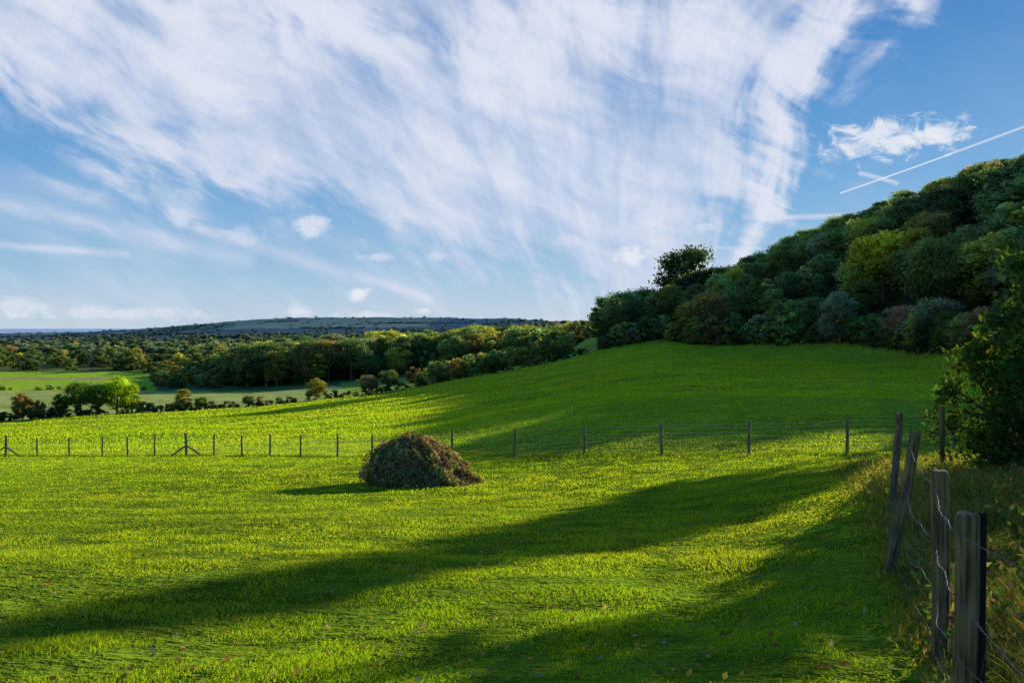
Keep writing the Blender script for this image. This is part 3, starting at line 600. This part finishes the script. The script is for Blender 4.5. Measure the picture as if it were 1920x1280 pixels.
sheet=M('MULTIPLY',M('MULTIPLY',right,left),SS(stx,.36,.60,.48,1.0))
sheet=M('MULTIPLY',sheet,SS(M('MULTIPLY_ADD',stx,-1.2,EL),-.32,-.08,1,.48))
sheet=M('MULTIPLY',sheet,SS(EL,.50,.70,1,0))
veil2=M('MULTIPLY',M('MULTIPLY',SS(stx,.38,.60,.15,1),M('MULTIPLY',SS(EL,.27,.04,0,.70),SS(AZ,.32,.1,0,1))),SS(AZ,-.45,-.05,.45,1))
thin=M('MULTIPLY',M('MULTIPLY',SS(stx,.47,.68,0,.22),SS(AZ,.25,.5,1,.4)),SS(EL,.50,.70,1,0))
AW2=M('MULTIPLY_ADD',wob,.03,AZ);EW2=M('MULTIPLY_ADD',wob2,.025,EL)
def seg(p1,p2,w1,soft=.6,amt=1.,distort=True,brk=True):
    (a,b),(c,d)=A2(*p1),A2(*p2);X_=AW2 if distort else AZ;Y_=EW2 if distort else EL
    ux,uy=c-a,d-b;l2=ux*ux+uy*uy;px_=M('SUBTRACT',X_,a);py_=M('SUBTRACT',Y_,b)
    t=M('DIVIDE',M('ADD',M('MULTIPLY',px_,ux),M('MULTIPLY',py_,uy)),l2,clamp=True)
    qx=M('SUBTRACT',px_,M('MULTIPLY',t,ux));qy=M('SUBTRACT',py_,M('MULTIPLY',t,uy));ds=M('SQRT',M('ADD',M('MULTIPLY',qx,qx),M('MULTIPLY',qy,qy)))
    w_=w1/F;r=SS(ds,w_*(1-soft),w_,amt,0)
    if brk:r=M('MULTIPLY',r,SS(st2,.38,.6,.4,1))
    return r
segs=[seg((-60,362),(470,485),26,1,1.),seg((380,430),(800,560),20,1,.95),seg((-50,455),(240,478),11,1,.9),seg((1390,408),(1570,404),8,1,.7),seg((1300,461),(1420,467),6,1,.6),seg((-40,330),(200,380),30,1,.4)]
pn=noise(comb(AZ,M('MULTIPLY',EL,1.5),2),38,4,.65)
def puff(x,y,wx,wy,amt=.9,n=None,k=2.4):
    a,b=A2(x,y);ex=M('DIVIDE',M('SUBTRACT',AZ,a),wx/F);ey=M('DIVIDE',M('SUBTRACT',EL,b),wy/F)
    e=M('SUBTRACT',1,M('SQRT',M('ADD',M('MULTIPLY',ex,ex),M('MULTIPLY',ey,ey))));return SS(M('ADD',e,M('MULTIPLY',M('SUBTRACT',n or pn,.5),k)),0.0,.8,0,amt)
wn=noise(comb(M('MULTIPLY',AW2,1),M('MULTIPLY',EW2,1.6),4),34,5,.7,.6)
puffs=[puff(670,551,30,15,.9),puff(585,425,44,24,.65),puff(458,440,44,22,.4),puff(1182,478,36,24,.9),puff(560,583,36,16,.6),puff(795,583,18,10,.65),puff(712,481,42,11,.45),puff(815,483,28,10,.35),
       puff(1650,264,115,36,.85,wn,3.2),puff(1748,258,56,24,.8,wn,3.),puff(1805,220,16,8,.4,wn,3),puff(40,572,70,18,.5),puff(230,588,170,15,.5),puff(690,592,70,11,.5),puff(1060,455,44,16,.3),puff(1320,425,22,11,.4),
       seg((1574,363),(1780,290),1.6,.8,.9,False,False),seg((1770,293),(1925,236),3.0,1,.6,False,False),seg((1612,324),(1680,344),6,1,.5,True,False)]
tot=M('SUBTRACT',1,sheet)
for s_ in [veil2,thin]+segs: tot=M('MULTIPLY',tot,M('SUBTRACT',1,s_))
dens=M('SUBTRACT',1,tot,clamp=True)
tp=None
for s_ in puffs:
    tp=M('SUBTRACT',1,s_) if tp is None else M('MULTIPLY',tp,M('SUBTRACT',1,s_))
pd_=M('SUBTRACT',1,tp,clamp=True)
sky=N('ShaderNodeTexSky');sky.sky_type='NISHITA';sky.sun_disc=False;sky.sun_elevation=SUN_EL;sky.sun_rotation=SUN_AZ;sky.altitude=100;sky.dust_density=.3;sky.ozone_density=2.0
ramp=N('ShaderNodeValToRGB')
nl=M('DIVIDE',EL,.5,clamp=True);L(nl,ramp.inputs[0]);cr=ramp.color_ramp
cr.elements[0].position=0;cr.elements[0].color=(.50,.64,.76,1);cr.elements[1].position=1;cr.elements[1].color=(.008,.12,.44,1)
for p_,c_ in ((.12,(.32,.54,.76,1)),(.35,(.13,.37,.70,1)),(.62,(.045,.24,.60,1))):
    e_=cr.elements.new(p_);e_.color=c_
sc=N('ShaderNodeVectorMath');sc.operation='SCALE';L(ramp.outputs[0],sc.inputs[0]);sc.inputs['Scale'].default_value=10
tint=N('ShaderNodeMixRGB');tint.inputs[0].default_value=.90;L(sky.outputs[0],tint.inputs[1]);L(sc.outputs[0],tint.inputs[2])
mx=N('ShaderNodeMixRGB');L(dens,mx.inputs[0]);L(tint.outputs[0],mx.inputs[1])
ccr=N('ShaderNodeMixRGB');L(SS(stx,.38,.60),ccr.inputs[0]);ccr.inputs[1].default_value=(5.7,6.5,8.3,1);ccr.inputs[2].default_value=(7.3,7.7,8.9,1);L(ccr.outputs[0],mx.inputs[2])
m2=N('ShaderNodeMixRGB');L(pd_,m2.inputs[0]);L(mx.outputs[0],m2.inputs[1]);m2.inputs[2].default_value=(8.2,8.5,9.2,1)
bg=N('ShaderNodeBackground');bg.inputs['Strength'].default_value=.1;L(m2.outputs[0],bg.inputs[0]);wo=N('ShaderNodeOutputWorld');L(bg.outputs[0],wo.inputs[0])
# ---------------------------------------------------------------- sun, camera
sd=Vector((math.sin(SUN_AZ)*math.cos(SUN_EL),math.cos(SUN_AZ)*math.cos(SUN_EL),math.sin(SUN_EL)))
l=bpy.data.lights.new('sun','SUN');l.energy=5;l.angle=math.radians(.45);l.color=(1,.95,.82);lo=bpy.data.objects.new('sun',l);COL.objects.link(lo);lo.rotation_euler=(-sd).to_track_quat('-Z','Y').to_euler()
cam=bpy.data.cameras.new('camera');cam.sensor_width=36;cam.lens=F/1920*36;cam.clip_start=.05;cam.clip_end=60000
co=bpy.data.objects.new('camera',cam);COL.objects.link(co);co.location=(0,0,EYE);co.rotation_euler=(math.radians(90)-math.atan((640-EY)/F),0,0);scene.camera=co
print('trees',len(trees),cnt)
